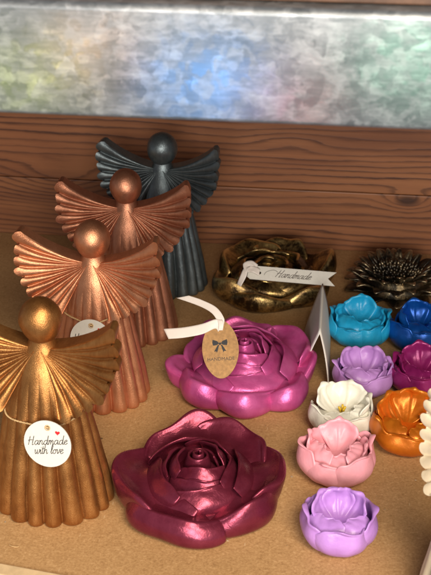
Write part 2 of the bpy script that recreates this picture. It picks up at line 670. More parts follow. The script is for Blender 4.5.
BODY_Z = [0, 0.35, 2, 4, 6, 8, 9.4, 10.2, 10.8, 11.3]
BODY_X = [3.66, 3.72, 3.46, 3.06, 2.64, 2.14, 1.62, 1.12, 0.78, 0.72]
DEPTH = 0.86
NFL = 18


def body_radius(z):
    return np.interp(z, BODY_Z, BODY_X)


def angel_body_mesh(seed=0):
    sp = np.random.RandomState(seed).uniform(0, 6.28, 6)
    zl = np.concatenate([[0.0, 0.05, 0.15, 0.3], np.linspace(0.5, 11.4, 70)])
    nt = 540
    th = np.linspace(0, 2 * PI, nt, endpoint=False)
    # smooth the radius table
    kern = np.array([1, 2, 3, 2, 1]) / 9
    rz = body_radius(zl)
    pad = np.concatenate([[rz[0]] * 2, rz, [rz[-1]] * 2])
    rs = np.convolve(pad, kern, 'valid')
    rs[:4] = [3.46, 3.60, 3.68, 3.71]
    verts, faces = [], []
    for k, z in enumerate(zl):
        amp = 0.26 * (1 - sstep(z, 0.5, 7.0)) + 0.36 * (1 - sstep(z, 5.0, 9.4))
        wob = (0.06 * np.sin(3 * th + sp[0]) + 0.05 * np.sin(5 * th + sp[1] + 0.35 * z)) * (1 - sstep(z, 3, 9)) + 0.025 * np.sin(4 * th + 1.9 * z + sp[2])
        ph = NFL * (th + 0.035 * np.sin(2 * th + sp[3]) + 0.026 * np.sin(5 * th + sp[4]) + 0.006 * np.sin(z * 0.8 + sp[5])) / 2
        lobe = np.abs(np.sin(ph)) ** 0.55
        r = rs[k] + wob * 0.4 - amp * (1 - lobe)
        for a, rr in zip(th, r):
            verts.append((rr * math.cos(a) * CM, rr * math.sin(a) * DEPTH * CM, z * CM))
    n = len(zl)
    for k in range(n - 1):
        for i in range(nt):
            i2 = (i + 1) % nt
            faces.append((k * nt + i, k * nt + i2, (k + 1) * nt + i2, (k + 1) * nt + i))
    faces.append(tuple(range(nt))[::-1])
    faces.append(tuple((n - 1) * nt + i for i in range(nt)))
    return mesh_of(verts, faces)


def angel_wing_mesh(side, seed=0):
    sp = np.random.RandomState(seed + 50 + side).uniform(0, 6.28, 6)
    ns, nf, per = 44, 9, 18
    nt = nf * per + 1
    s = np.linspace(0, 1, ns)[:, None]
    t = np.linspace(0, 1, nt)[None, :]
    k = np.linspace(0, 1, 6)
    tw = t ** 0.92
    ang = np.radians(np.interp(tw, k, [29, 12, -5, -23, -43, -66]))
    L = np.interp(tw, k, [4.92, 4.66, 4.40, 4.1, 3.75, 3.4])
    saw = (nf * t) % 1.0
    lobe = np.abs(np.sin(PI * nf * t)) ** 0.48
    Le = L * (1 - 0.075 * (1 - lobe ** 0.7) * s ** 6) * (1 + 0.018 * np.sin(nf * t * 2.1 + sp[0]) + 0.012 * np.sin(nf * t * 4.7 + sp[1]))
    x = 0.22 + s * (Le + 0.33) * np.cos(ang)
    z = 10.55 + s * (Le + 0.30) * np.sin(ang) - 0.45 * 4 * s * (1 - s) * (1 - t) ** 1.5
    amp = (0.25 + 0.03 * np.sin(nf * t * 1.3 + sp[2])) * np.clip(s * 1.8, 0, 1) ** 0.9
    # feathers overlap like shingles: the upper edge of each stands proud of the one above it
    y = -0.50 - 0.98 * s ** 1.5 - 1.15 * t * (0.30 + 0.70 * s) + amp * (1 - lobe) + amp * 0.9 * (saw - 0.5)
    front_round = 0.0 * s
    y = y + 0.03 * np.sin(9 * s + 5 * t + sp[3]) * s + 0.02 * np.sin(17 * s - 11 * t + sp[4]) * s
    th = (0.85 - 0.30 * s) * (1 - t) ** 0.7 + 0.30
    P = np.stack([x, y, z], 2)
    yb = -0.50 - 0.98 * s ** 1.5 - 1.15 * t * (0.30 + 0.70 * s) + th + front_round * -0.6
    xb = 0.22 + s * (Le + 0.33) * 0.985 * np.cos(ang)
    zb = z + 0.10 * (1 - t) ** 2 + 0 * s
    B = np.stack([xb, yb, zb], 2)
    if side < 0:
        P[..., 0] *= -1
        B[..., 0] *= -1
    v, f = shell(P * CM, B=B * CM, sharp=True)
    return mesh_of(v, f)


def angel_head_mesh(seed=0):
    sp = np.random.RandomState(seed + 9).uniform(0, 6.28, 4)
    nu, nv = 48, 36
    verts, faces = [], []
    for j in range(nv + 1):
        p = PI * j / nv
        for i in range(nu):
            a = 2 * PI * i / nu
            r = math.sin(p)
            zz = math.cos(p)
            taper = (1 - 0.12 * max(0, -zz)) * (1 + 0.014 * math.sin(2 * a + sp[0]) + 0.012 * math.sin(3 * a + 4 * p + sp[1]) + 0.010 * math.sin(5 * p - 2 * a + sp[2]))
            verts.append((1.24 * r * taper * math.cos(a) * CM, 1.22 * r * taper * math.sin(a) * CM, (12.12 + 1.40 * zz) * CM))
    for j in range(nv):
        for i in range(nu):
            i2 = (i + 1) % nu
            faces.append((j * nu + i, (j + 1) * nu + i, (j + 1) * nu + i2, j * nu + i2))
    return mesh_of(verts, faces, weld=1e-6)


def angel(loc, rz, mat, label, scale=1.0):
    t = empty('angel_figurine', loc, R(rz))
    t.scale = (scale,) * 3
    tag(t, label, 'figurine', 'pleated angel figurines')
    seed = int(abs(loc[1]) * 1000)
    for nm, me in (('robe', angel_body_mesh(seed)), ('head', angel_head_mesh(seed)),
                   ('wing', angel_wing_mesh(1, seed)), ('wing', angel_wing_mesh(-1, seed))):
        link(nm, me, mat, t)
    return t


A1 = angel((-0.1758, 0.5964, 0), -7, MT['gold'], 'gold angel figurine nearest the front left corner with a round paper tag', 1.04)
A2 = angel((-0.1725, 0.7209, 0), -4, MT['copper'], 'bright copper angel figurine standing right behind the gold angel')
A3 = angel((-0.1675, 0.8160, 0), 2, MT['rosecopper'], 'darker brown copper angel figurine between the copper angel and the gunmetal angel')
A4 = angel((-0.1535, 0.8981, 0), -6, MT['slate'], 'dark gunmetal grey angel figurine at the back against the wooden wall')
A5 = angel((0.0788, 0.5190, 0), -70, MT['cream'], 'cream angel figurine cut off by the right edge of the picture')

# ------------------------------------------------------------------ petals


def petal(phi, w, prof, thick=0.3, nu=34, nv=26, drop=0.35, pw=2.6, skew=0.0, tip=0.0, tipw=0.25, wb=0.6,
          wave=0.0, wfreq=3, rwave=0.0, crease=0.0, seed=0, lean=(0, 0), edge=0.34, cup=0.0, sq=1.0, asym=0.0, sides=(0, 0, 3), rtip=0.0, hi=0.0, gild=0.0, ruf=0.0, lip=0.0):
    rng = random.Random(seed)
    p1, p2, p3 = rng.random() * 6.28, rng.random() * 6.28, rng.random() * 6.28
    u = np.linspace(-1, 1, nu)[:, None]
    v = np.linspace(0, 1, nv)[None, :]
    vm = 1 - drop * np.abs(u) ** pw + tip * np.exp(-(u / tipw) ** 2) + wave * np.sin(wfreq * u * 2 + p1) * 0.6 + wave * np.sin(wfreq * u * 4.3 + p2) * 0.4 + asym * u
    vm = vm / (1 + max(tip, 0) + wave * 0.5)
    s = np.clip(v * vm, 0, 1)
    c = catmull(prof, s.ravel()).reshape(nu, nv, -1)
    r, z = c[..., 0], c[..., 1]
    wd = w * (wb + (1 - wb) * np.sin(np.clip(s * 1.15, 0, 1) * PI / 2))
    a = phi + u * wd
    r = r * (1 + skew * u * s)
    r = r - cup * (u ** 2) * s
    au = np.abs(u) ** sides[2]
    r = r - sides[0] * au * np.clip(s * 1.6, 0, 1) + rtip * np.exp(-(u / 0.42) ** 2) * np.clip(s * 1.5, 0, 1)
    if ruf:
        q = np.clip((s - 0.2) / 0.4, 0, 1)
        z = z * (1 + ruf * q * np.sin(3.3 * u + p2) + 0.6 * ruf * q * np.sin(7.1 * u + p3))
        r = r * (1 + 0.35 * ruf * q * np.sin(5.2 * u + p1)) + 0.5 * ruf * q * np.cos(3.3 * u + p2)
    z = z * (1 - sides[1] * au) * (1 + hi * u) + rwave * 0.5 * np.sin(2.3 * u + 1.3 * p1) * np.sin(np.clip(s, 0, 1) * PI)
    r = r + rwave * np.sin(wfreq * u * 1.7 + p3) * s ** 2 + rwave * 0.5 * np.sin(4.1 * u + 5 * s + p1) * s
    z = z + rwave * 0.4 * np.sin(3.1 * u + p2) * s ** 2
    z = z + 0.028 * np.sin(7.3 * u + 9 * s + p1) * np.sin(6.1 * s + 4.7 * u + p2) * np.clip(s * 3, 0, 1)
    r = r + 0.030 * np.sin(8.9 * u - 7 * s + p3) * np.clip(s * 2, 0, 1) * np.sin(4.0 * s + p1)
    if crease:
        r = r + crease * np.exp(-(u / 0.10) ** 2) * np.sin(np.clip(s, 0, 1) * PI)
    X = r * np.cos(np.radians(a)) + lean[0] * z
    Y = (r * np.sin(np.radians(a)) + lean[1] * z) * sq
    P = np.stack([X, Y, z + 0 * X], 2) * CM
    # rim and side edges thin out to a rounded edge
    ev = np.clip((1 - v) / 0.16, 0, 1)
    eu = np.clip((1 - np.abs(u)) / 0.14, 0, 1)
    k = edge + (1 - edge) * np.sqrt(np.clip(1 - (1 - ev) ** 2, 0, 1)) * np.sqrt(np.clip(1 - (1 - eu) ** 2, 0, 1))
    T = thick * CM * k
    if lip:  # raised bead along the free edge
        e = np.exp(-((1 - v) / 0.07) ** 2) + 0.7 * np.exp(-((1 - np.abs(u)) / 0.06) ** 2) * np.clip(v * 2 - 0.5, 0, 1)
        N = grid_normals(P)
        out = np.stack([np.cos(np.radians(a)), np.sin(np.radians(a)), 0 * a], 2)
        sg = np.sign((N * out).sum(2, keepdims=True))
        P = P + N * sg * (lip * CM * np.clip(e, 0, 1))[..., None]
    verts, faces = shell(P, T)
    me = mesh_of(verts, faces)
    if gild:
        g = np.exp(-((s - gild) / 0.075) ** 2) * (0.75 + 0.25 * np.sin(5 * u + p1)) + 0.8 * np.clip((np.abs(u) - 0.86) / 0.14, 0, 1) * (s > 0.25)
        g = np.clip(g, 0, 1).ravel()
        at = me.attributes.new('gilding', 'FLOAT', 'POINT')
        at.data.foreach_set('value', np.concatenate([g, g]).astype(np.float32))
    return me


def bud_mesh(r0, r1, z0, z1, turns, thick=0.16):
    n, m = 90, 12
    P = np.zeros((n, m, 3))
    for i, q in enumerate(np.linspace(0, 1, n)):
        a = q * turns * 2 * PI
        rt = r0 + (r1 - r0) * q ** 0.8
        for j, v in enumerate(np.linspace(0, 1, m)):
            rr = rt * (1 + 0.5 * (1 - v)) + 0.05 * math.sin(v * PI)
            z = z0 + (z1 - z0 + 0.35 * q) * v
            P[i, j] = (rr * math.cos(a) * CM, rr * math.sin(a) * CM, z * CM)
    v_, f_ = shell(P, np.full((n, m), thick * CM))
    return mesh_of(v_, f_)


def sub(o, lv=1):
    md = o.modifiers.new('smooth', 'SUBSURF')
    md.levels = lv
    md.render_levels = lv
    return o


SLAB = [(1.9, 1.7), (2.9, 1.78), (3.8, 1.66), (4.6, 1.72), (5.2, 2.02), (5.50, 2.26), (5.68, 2.22), (5.74, 2.00), (5.60, 1.35), (5.35, 0.6), (4.9, 0.02)]
SLABF = [(1.9, 1.7), (2.9, 1.80), (3.7, 1.72), (4.4, 1.76), (4.9, 2.02), (5.08, 2.14), (5.22, 2.08), (5.46, 1.75), (5.68, 1.15), (5.60, 0.5), (5.15, 0.02)]
MID = [(2.9, 1.1), (3.42, 1.5), (3.42, 2.1), (2.98, 2.65), (2.58, 3.0), (2.50, 3.25)]
INNER = [(1.5, 1.6), (2.05, 2.1), (2.0, 2.7), (1.5, 3.25), (1.28, 3.52)]


def rose(loc, rz, mat, label, spec, k=1.0, kz=1.0, sq=1.0, core=True, name='rose_candle', group='large rose castings'):
    t = empty(name, loc, R(rz))
    t.scale = (k, k, k * kz)
    tag(t, label, 'rose ornament', group)
    for i, (prof, phi, w, kw) in enumerate(spec):
        o = link('petal', petal(phi, w, prof, seed=i * 7 + int(abs(rz)) + 3, sq=sq, **kw), mat, t)
        sub(o)
    # heart of the flower: spiral bud and the solid body below the petals
    sub(link('bud', bud_mesh(0.95, 0.12, 2.0, 3.25, 2.3), mat, t))
    if core:
        v_, f_ = revolve([(0.0, 0.02), (4.2, 0.02), (4.5, 0.35), (4.4, 0.8), (3.8, 1.15), (3.0, 1.4), (1.9, 1.9), (1.1, 2.3), (0.6, 2.7), (0.0, 2.8)])
        link('flower_base', mesh_of([(x * CM, y * CM, z * CM) for x, y, z in v_], f_, weld=1e-6), mat, t)
    return t


def scale_prof(p, kr, kz, dz=0):
    return [(r * kr, z * kz + dz) for r, z in p]


OUT = dict(thick=0.16, drop=0.0, nu=56, nv=72, edge=0.5, ruf=0.10)
THIN = dict(lip=0.08, thick=0.17, edge=0.3, nu=44, nv=32)
LEAF = dict(THIN, lip=0.05, drop=0.50, pw=1.9, tip=0.16, tipw=0.32, rwave=0.06)
burg_spec = [
    # outer ring
    (scale_prof(SLAB, 0.99, 1.12), 188, 56, dict(OUT, sides=(1.0, 0.40, 2.2), rwave=0.12, hi=0.22, skew=0.05)),
    (scale_prof(SLAB, 0.97, 1.26), 112, 46, dict(OUT, sides=(1.0, 0.36, 2.2), rwave=0.12, hi=-0.14, skew=-0.05)),
    (scale_prof(SLAB, 0.96, 1.30), 60, 42, dict(OUT, sides=(0.9, 0.34, 2.2), rwave=0.12, hi=0.14)),
    (scale_prof(SLAB, 0.98, 1.22), 8, 44, dict(OUT, sides=(0.9, 0.40, 2.0), rwave=0.12, rtip=0.2, hi=-0.16)),
    (scale_prof(SLABF, 0.98, 0.98), -42, 50, dict(OUT, sides=(0.9, 0.40, 1.8), rwave=0.14, hi=0.26, skew=0.12)),
    (scale_prof(SLABF, 1.0, 0.92), -116, 52, dict(OUT, sides=(0.8, 0.36, 1.8), rwave=0.14, hi=0.20, rtip=0.25, skew=0.10)),
    # middle rings: leaf-like petals wound round the heart, each with a rim that runs down on one side
    (scale_prof(MID, 1.04, 0.90), 200, 60, dict(LEAF, skew=0.20, asym=0.20)),
    (scale_prof(MID, 1.00, 0.98), 120, 60, dict(LEAF, skew=0.18, asym=0.16)),
    (scale_prof(MID, 1.04, 0.96), 12, 58, dict(LEAF, skew=-0.18, asym=-0.20)),
    (scale_prof(MID, 1.04, 0.80), -64, 58, dict(LEAF, drop=0.24, pw=2.4, skew=-0.16, asym=-0.06)),
    (scale_prof(MID, 1.12, 0.72), -128, 48, dict(LEAF, skew=0.20, asym=0.12)),
    (scale_prof(MID, 0.78, 1.00), 165, 62, dict(LEAF, skew=0.22, asym=0.24)),
    (scale_prof(MID, 0.76, 1.04), 62, 64, dict(LEAF, skew=0.16, asym=0.10)),
    (scale_prof(MID, 0.78, 1.00), 2, 56, dict(LEAF, skew=-0.22, asym=-0.24)),
    (scale_prof(MID, 0.78, 0.84), -86, 62, dict(LEAF, drop=0.24, pw=2.4, skew=0.18, asym=0.06)),
    # inner ring
    (scale_prof(INNER, 0.92, 1.0), 170, 70, dict(LEAF, skew=0.28, asym=0.24)),
    (scale_prof(INNER, 0.94, 0.90), -84, 74, dict(LEAF, drop=0.26, pw=2.4, skew=0.24, asym=0.08)),
    (scale_prof(INNER, 0.90, 1.02), 36, 66, dict(LEAF, skew=0.28, asym=0.2)),
]
rose((-0.0845, 0.6066, 0), 0, MT['burgundy'], 'dark burgundy red rose nearest the front of the board', burg_spec, 0.92, 1.06)

pink_spec = [
    (scale_prof(SLAB, 0.97, 0.80), 190, 36, dict(OUT, sides=(1.4, 0.50, 1.9), rwave=0.12, rtip=0.55, hi=0.12)),
    (scale_prof(SLAB, 0.94, 1.10), 142, 42, dict(OUT, sides=(1.1, 0.36, 2.2), rwave=0.14, hi=-0.12)),
    (scale_prof(SLAB, 0.93, 1.24), 92, 40, dict(OUT, sides=(1.0, 0.36, 2.2), rwave=0.14, hi=0.14)),
    (scale_prof(SLAB, 0.95, 1.30), 38, 42, dict(OUT, sides=(1.0, 0.36, 2.2), rwave=0.14, rtip=0.2, hi=-0.12)),
    (scale_prof(SLAB, 0.95, 0.98), 2, 36, dict(OUT, sides=(1.2, 0.45, 2.0), rwave=0.14, rtip=0.1, hi=0.12)),
    (scale_prof(SLABF, 0.96, 0.90), -34, 38, dict(OUT, sides=(1.5, 0.55, 1.9), rwave=0.14, rtip=0.65, hi=0.20)),
    (scale_prof(SLABF, 0.95, 0.80), -88, 46, dict(OUT, sides=(1.1, 0.45, 2.0), rwave=0.14, rtip=0.2, hi=0.26)),
    (scale_prof(SLABF, 0.96, 0.92), -138, 42, dict(OUT, sides=(1.2, 0.50, 1.9), rwave=0.14, rtip=0.45, hi=-0.18)),
    (scale_prof(MID, 1.18, 0.72), -66, 62, dict(LEAF, drop=0.24, pw=2.4, skew=-0.16, asym=-0.06)),
    (scale_prof(MID, 1.16, 0.94), 14, 58, dict(LEAF, skew=-0.20, asym=-0.20)),
    (scale_prof(MID, 1.14, 1.02), 84, 60, dict(LEAF, drop=0.26, pw=2.2, skew=0.16, asym=0.08)),
    (scale_prof(MID, 1.14, 0.94), 160, 58, dict(LEAF, skew=0.20, asym=0.20)),
    (scale_prof(MID, 1.18, 0.74), -144, 52, dict(LEAF, skew=0.20, asym=0.12)),
    (scale_prof(MID, 0.86, 0.98), 150, 62, dict(LEAF, skew=0.22, asym=0.22)),
    (scale_prof(MID, 0.84, 1.04), 66, 62, dict(LEAF, drop=0.26, pw=2.2, skew=0.18, asym=0.08)),
    (scale_prof(MID, 0.86, 0.98), -6, 56, dict(LEAF, skew=-0.22, asym=-0.24)),
    (scale_prof(MID, 0.86, 0.82), -90, 64, dict(LEAF, drop=0.24, pw=2.4, skew=0.18, asym=0.05)),
    (scale_prof(INNER, 0.96, 1.0), 150, 70, dict(LEAF, skew=0.28, asym=0.22)),
    (scale_prof(INNER, 0.98, 0.88), -90, 74, dict(LEAF, drop=0.26, pw=2.4, skew=0.24, asym=0.06)),
    (scale_prof(INNER, 0.94, 1.02), 26, 66, dict(LEAF, skew=0.28, asym=0.2)),
]
rose((-0.0702, 0.747, 0), 0, MT['magenta_pearl'], 'bright magenta pink pearl rose with an oval brown tag lying on it', pink_spec, 0.91, 1.12)

BFL = [(1.5, 1.15), (2.5, 1.15), (3.3, 1.2), (4.0, 1.6), (4.65, 2.15), (5.0, 2.45), (5.2, 2.45), (5.38, 2.1), (5.45, 1.3), (5.2, 0.6), (4.7, 0.02)]
BO = dict(OUT, gild=0.56, ruf=0.13, thick=0.22)
BM = dict(THIN, thick=0.28, gild=0.94)
bronze_spec = [
    (scale_prof(BFL, 1.0, 0.82), 206, 52, dict(BO, sides=(1.4, 0.45, 1.8), rwave=0.26, hi=0.30)),
    (scale_prof(BFL, 0.97, 1.08), 134, 52, dict(BO, sides=(1.4, 0.40, 1.9), rwave=0.28, hi=-0.24)),
    (scale_prof(BFL, 0.96, 1.12), 82, 40, dict(BO, sides=(1.2, 0.40, 1.9), rwave=0.26, hi=0.22)),
    (scale_prof(BFL, 1.0, 1.05), 28, 46, dict(BO, sides=(1.5, 0.45, 1.8), rwave=0.28, hi=-0.08)),
    (scale_prof(BFL, 0.98, 0.84), -36, 46, dict(BO, sides=(1.4, 0.5, 1.8), rwave=0.26, hi=0.28)),
    (scale_prof(BFL, 0.97, 0.66), -102, 56, dict(BO, sides=(1.2, 0.5, 1.8), rwave=0.24, hi=-0.30, rtip=0.4)),
    (scale_prof(MID, 0.98, 0.78), 178, 50, dict(BM, drop=0.36, pw=1.8, rwave=0.20, skew=0.28, tip=0.14)),
    (scale_prof(MID, 0.95, 0.82), 110, 52, dict(BM, drop=0.36, pw=1.8, rwave=0.20, skew=0.28, tip=0.14)),
    (scale_prof(MID, 0.95, 0.80), 36, 52, dict(BM, drop=0.36, pw=1.8, rwave=0.20, skew=0.28, tip=0.14)),
    (scale_prof(MID, 0.98, 0.64), -40, 58, dict(BM, drop=0.26, rwave=0.20, skew=0.28)),
    (scale_prof(MID, 1.02, 0.60), -110, 56, dict(BM, drop=0.26, rwave=0.20, skew=-0.22)),
    (scale_prof(INNER, 1.0, 0.70), 150, 74, dict(BM, drop=0.34, skew=0.3, rwave=0.10)),
    (scale_prof(INNER, 1.0, 0.70), 40, 74, dict(BM, drop=0.34, skew=0.3, rwave=0.10)),
    (scale_prof(INNER, 1.0, 0.58), -70, 80, dict(BM, drop=0.28, skew=0.3, rwave=0.10)),
]


def bronze_rose():
    t = empty('rose_candle', (-0.0622, 0.9010, 0), 0)
    t.scale = (0.97,) * 3
    tag(t, 'dark antique gold rose with thick rolled petals by the back wall', 'rose ornament', 'large rose castings')
    for i, (prof, phi, w, kw) in enumerate(bronze_spec):
        sub(link('petal', petal(phi, w, prof, seed=i * 5 + 1, **kw), MT['antique'], t))
    sub(link('bud', bud_mesh(0.8, 0.15, 0.9, 1.55, 1.6, 0.2), MT['antique'], t))
    v_, f_ = revolve([(0.0, 0.02), (4.2, 0.02), (4.5, 0.3), (4.2, 0.7), (3.0, 0.85), (1.5, 0.85), (0.0, 0.9)])
    link('flower_base', mesh_of([(x * CM, y * CM, z * CM) for x, y, z in v_], f_, weld=1e-6), MT['antique'], t)


bronze_rose()

# ------------------------------------------------------------------ sunflower


def sunflower(loc):
    t = empty('sunflower_ornament', loc, R(8))
    tag(t, 'dark bronze sunflower with spiky petals and seeded centre by the back wall', 'flower ornament')
    mat = MT['antique_dark']
    rng = random.Random(4)
    rings = [
        (11, 0, [(2.0, 0.3), (2.9, 0.50), (3.7, 0.70), (4.5, 0.35)], 0.22, 20),
        (16, 11, [(2.0, 0.7), (2.8, 1.15), (3.45, 1.5), (4.05, 1.35)], 0.20, 13),
        (18, 4, [(1.9, 1.1), (2.4, 1.6), (2.95, 2.0), (3.5, 2.1)], 0.18, 12),
        (17, 12, [(1.75, 1.4), (2.1, 1.85), (2.5, 2.25), (2.95, 2.5)], 0.17, 11),
    ]
    for n, off, prof, th, w in rings:
        for k in range(n):
            kr = 1 + rng.uniform(-0.05, 0.06)
            p = [(r * kr, z + rng.uniform(-0.05, 0.05)) for r, z in prof]
            sub(link('petal', petal(off + 360 * k / n + rng.uniform(-3, 3), w * rng.uniform(0.9, 1.15), p, th, 14, 12, drop=0.72, pw=1.35, wb=0.8,
                              crease=0.22, cup=-0.25, seed=k, edge=0.6, gild=0.97), mat, t))
    v_, f_ = revolve([(0.0, 0.01), (2.6, 0.01), (2.9, 0.3), (2.5, 0.9), (2.2, 1.5), (1.8, 1.75), (1.0, 1.95), (0.0, 2.0)], 48)
    link('flower_base', mesh_of([(x * CM, y * CM, z * CM) for x, y, z in v_], f_, weld=1e-6), mat, t)
    verts, faces = [], []
    for i in range(150):
        a = i * 2.39996
        q = (i + 0.5) / 150
        r = 2.05 * math.sqrt(q)
        zc = 1.98 - 0.5 * (r / 2.05) ** 2.2
        n = Vector((math.cos(a) * r * 0.42 + rng.uniform(-.25, .25), math.sin(a) * r * 0.42 + rng.uniform(-.25, .25), 1)).normalized()
        b = Vector((math.cos(a) * r, math.sin(a) * r, zc)) * CM
        h = (0.34 + 0.14 * q) * CM * rng.uniform(0.6, 1.4)
        tube_vf([b - n * 0.001, b + n * h * 0.55, b + n * h * 0.9, b + n * h], [0.0015, 0.0014, 0.0009, 0.0003], 6, (verts, faces))
    o = link('seed_head', mesh_of(verts, faces), mat, t)
    return t


sunflower((0.0405, 0.9120, 0))

# ------------------------------------------------------------------ tulips
TOUT = [(0.8, 0.03), (1.55, 0.10), (2.10, 0.6), (2.32, 1.25), (2.18, 1.95), (2.08, 2.30), (2.34, 2.64)]
TIN = [(0.2, 1.10), (0.85, 1.30), (1.45, 1.74), (1.80, 2.24), (1.86, 2.68), (1.80, 2.94), (1.94, 3.18)]
TFOLD = [(1.80, 0.8), (1.92, 1.35), (1.70, 1.85), (1.28, 2.12), (0.98, 2.20), (0.86, 2.34)]


def tulip(loc, rz, mat, label, outer, inner, k=1.0, seed=0, centre=None, closed=0.0, fold=((-128, 52, 1.0, 1.0), (-52, 52, 1.0, 0.94))):
    t = empty('tulip_candle', loc, R(rz))
    t.scale = (k,) * 3
    tag(t, label, 'tulip ornament', 'small painted tulip cups')
    for i, (phi, w, kr, kz) in enumerate(outer):
        o = link('petal', petal(phi, w, scale_prof(TOUT, kr, kz), 0.20, 48, 28, drop=0.34, pw=2.0, tip=0.12, tipw=0.22, wave=0.060, wfreq=3.4,
                           rwave=0.15, sides=(0.32, 0.05, 2.6), lip=0.10, seed=seed * 11 + i, edge=0.26, skew=0.05 if i % 2 else -0.04, wb=0.7), mat, t)
        sub(o)
    for i, (phi, w, kr, kz) in enumerate(inner):
        pr = [(r * (kr - closed * (z / 2.9) ** 2), z * kz) for r, z in TIN]
        o = link('petal', petal(phi, w, pr, 0.18, 48, 28, drop=0.34, pw=1.9, tip=0.17, tipw=0.22, wave=0.050, wfreq=3.4,
                           rwave=0.12, crease=-0.09, lip=0.09, seed=seed * 13 + i + 5, edge=0.26, wb=0.7), mat, t)
        sub(o)
    for i, (phi, w, kr, kz) in enumerate(fold):
        o = link('petal', petal(phi, w, scale_prof(TFOLD, kr, kz), 0.18, 44, 26, drop=0.40, pw=1.8, tip=0.08, tipw=0.24, wave=0.06, wfreq=3.1,
                           rwave=0.10, lip=0.08, seed=seed * 17 + i + 2, edge=0.26, wb=0.8, skew=0.14 if i % 2 else -0.12), mat, t)
        sub(o)
    v_, f_ = revolve([(0.0, 0.01), (1.40, 0.01), (1.55, 0.2), (1.85, 0.6), (1.95, 1.1), (1.75, 1.40), (1.0, 1.36), (0.5, 1.32), (0.0, 1.30)], 40)
    link('flower_base', mesh_of([(x * CM, y * CM, z * CM) for x, y, z in v_], f_, weld=1e-6), mat, t)
    if centre is not None:
        verts, faces = [], []
        for i in range(4):
            a = i * 1.6
            r = 0.14 if i else 0
            b = Vector((math.cos(a) * r, math.sin(a) * r, 1.35)) * CM
            tube_vf([b, b + Vector((math.cos(a) * 0.12, math.sin(a) * 0.12, 0.35)) * CM, b + Vector((math.cos(a) * 0.2, math.sin(a) * 0.2, 0.45)) * CM], [0.0009, 0.0011, 0.0006], 6, (verts, faces))
        link('stamen', mesh_of(verts, faces), centre, t)
    return t


O3 = [(-90, 62, 1.0, 0.95), (30, 62, 1.0, 1.0), (150, 62, 1.0, 1.0)]
I3 = [(90, 62, 1.0, 1.0), (-30, 60, 1.0, 0.92), (210, 60, 1.0, 0.92)]
tulip((0.0031, 0.5751, 0), 4, MT['lilac_deep'], 'deeper lilac tulip cup nearest the front of the row', [(-84, 58, 0.98, 0.92), (6, 60, 1.0, 1.02), (-176, 60, 1.0, 1.02), (95, 66, .96, 1.0)],
      [(140, 58, 0.96, 1.0), (40, 58, 0.96, 1.0), (92, 50, .9, 1.0)], 0.97, 1, closed=0.16)
tulip((-0.0003, 0.6429, 0), -8, MT['pink'], 'pale pink tulip cup between the ivory one and the front lilac one', fold=((-140, 50, 1.0, 1.04), (-70, 56, 1.0, 0.9), (-20, 44, 1.02, 1.08)), outer=[(-105, 52, 1.0, 0.80), (-40, 48, 1.06, 1.0), (195, 52, 1.06, 1.05), (20, 48, 1.05, 1.08), (90, 60, .95, 1.0)],
      inner=[(95, 48, 0.98, 1.0), (170, 44, 1.02, 0.9), (5, 44, 1.02, 0.85)], k=1.0, seed=2)
tulip((0.0020, 0.6970, 0), 6, MT['white'], 'ivory white tulip cup with a dab of yellow inside', fold=((-100, 50, 1.04, 0.84), (-30, 46, 1.04, 0.9)), outer=[(-60, 58, 1.0, 0.85), (25, 52, 1.02, 1.0), (205, 50, 1.08, 1.0), (-130, 46, 1.0, 0.8), (100, 60, .95, 1.0)],
      inner=[(70, 50, 0.98, 1.0), (140, 50, 1.0, 1.0), (-10, 46, 1.0, 0.9)], k=0.92, seed=3, centre=MT['yellow'])
tulip((0.0150, 0.7493, 0), 10, MT['lilac'], 'paler lilac tulip cup beside the folded white card',
      [(-50, 58, 1.0, 0.85), (-130, 56, 1.0, 0.9), (15, 52, 1.0, 1.0), (180, 52, 1.0, 1.0), (95, 60, .95, 1)],
      [(130, 52, 0.98, 1.0), (45, 52, 0.98, 1.0), (-20, 46, 1.0, 0.85)], 0.91, 4, closed=0.04)
tulip((0.0117, 0.8220, 0), -5, MT['teal'], 'turquoise blue tulip cup in front of the dark sunflower',
      [(-110, 56, 1.0, 0.78), (-50, 48, 1.0, 0.85), (10, 50, 1.08, 1.05), (175, 52, 1.08, 1.0), (95, 60, .95, 1)],
      [(95, 52, 0.98, 1.0), (160, 46, 1.0, 0.85), (20, 46, 1.0, 0.85)], 0.97, 5)
tulip((0.0580, 0.8196, 0), 12, MT['blue'], 'metallic royal blue tulip cup at the right beside the turquoise one',
      [(-95, 56, 1.0, 0.9), (-30, 48, 1.0, 0.95), (200, 52, 1.04, 1.0), (30, 52, 1.0, 1), (110, 60, .95, 1)],
      [(100, 54, 0.98, 1.05), (175, 50, 1.0, 1.0), (25, 50, 1.0, 1.0)], 1.0, 6, closed=0.16)
tulip((0.0575, 0.7543, 0), -14, MT['magenta'], 'magenta purple tulip cup at the right beside the paler lilac one',
      [(-75, 56, 1.0, 0.9), (-140, 50, 1.0, 0.9), (0, 52, 1.04, 1.0), (175, 52, 1.05, 1.0), (100, 60, .95, 1)],
      [(115, 54, 0.98, 1.05), (60, 50, 1.0, 1.0), (190, 50, 1.0, 0.9)], 0.95, 7, closed=0.08)
tulip((0.0447, 0.6840, 0), 16, MT['orange'], 'pearly orange tulip cup behind the cream feather ends', fold=((-150, 46, 1.02, 0.92), (-60, 44, 1.04, 0.82), (-15, 40, 1.04, 0.9)), outer=[(-110, 62, 1.02, 0.78), (-40, 50, 1.0, 0.8), (180, 52, 1.0, 0.9), (20, 52, 1.0, 1), (110, 60, .95, 1)],
      inner=[(120, 56, 0.98, 1.0), (60, 52, 1.0, 1.05), (0, 46, 1.0, 0.85)], k=1.0, seed=8)

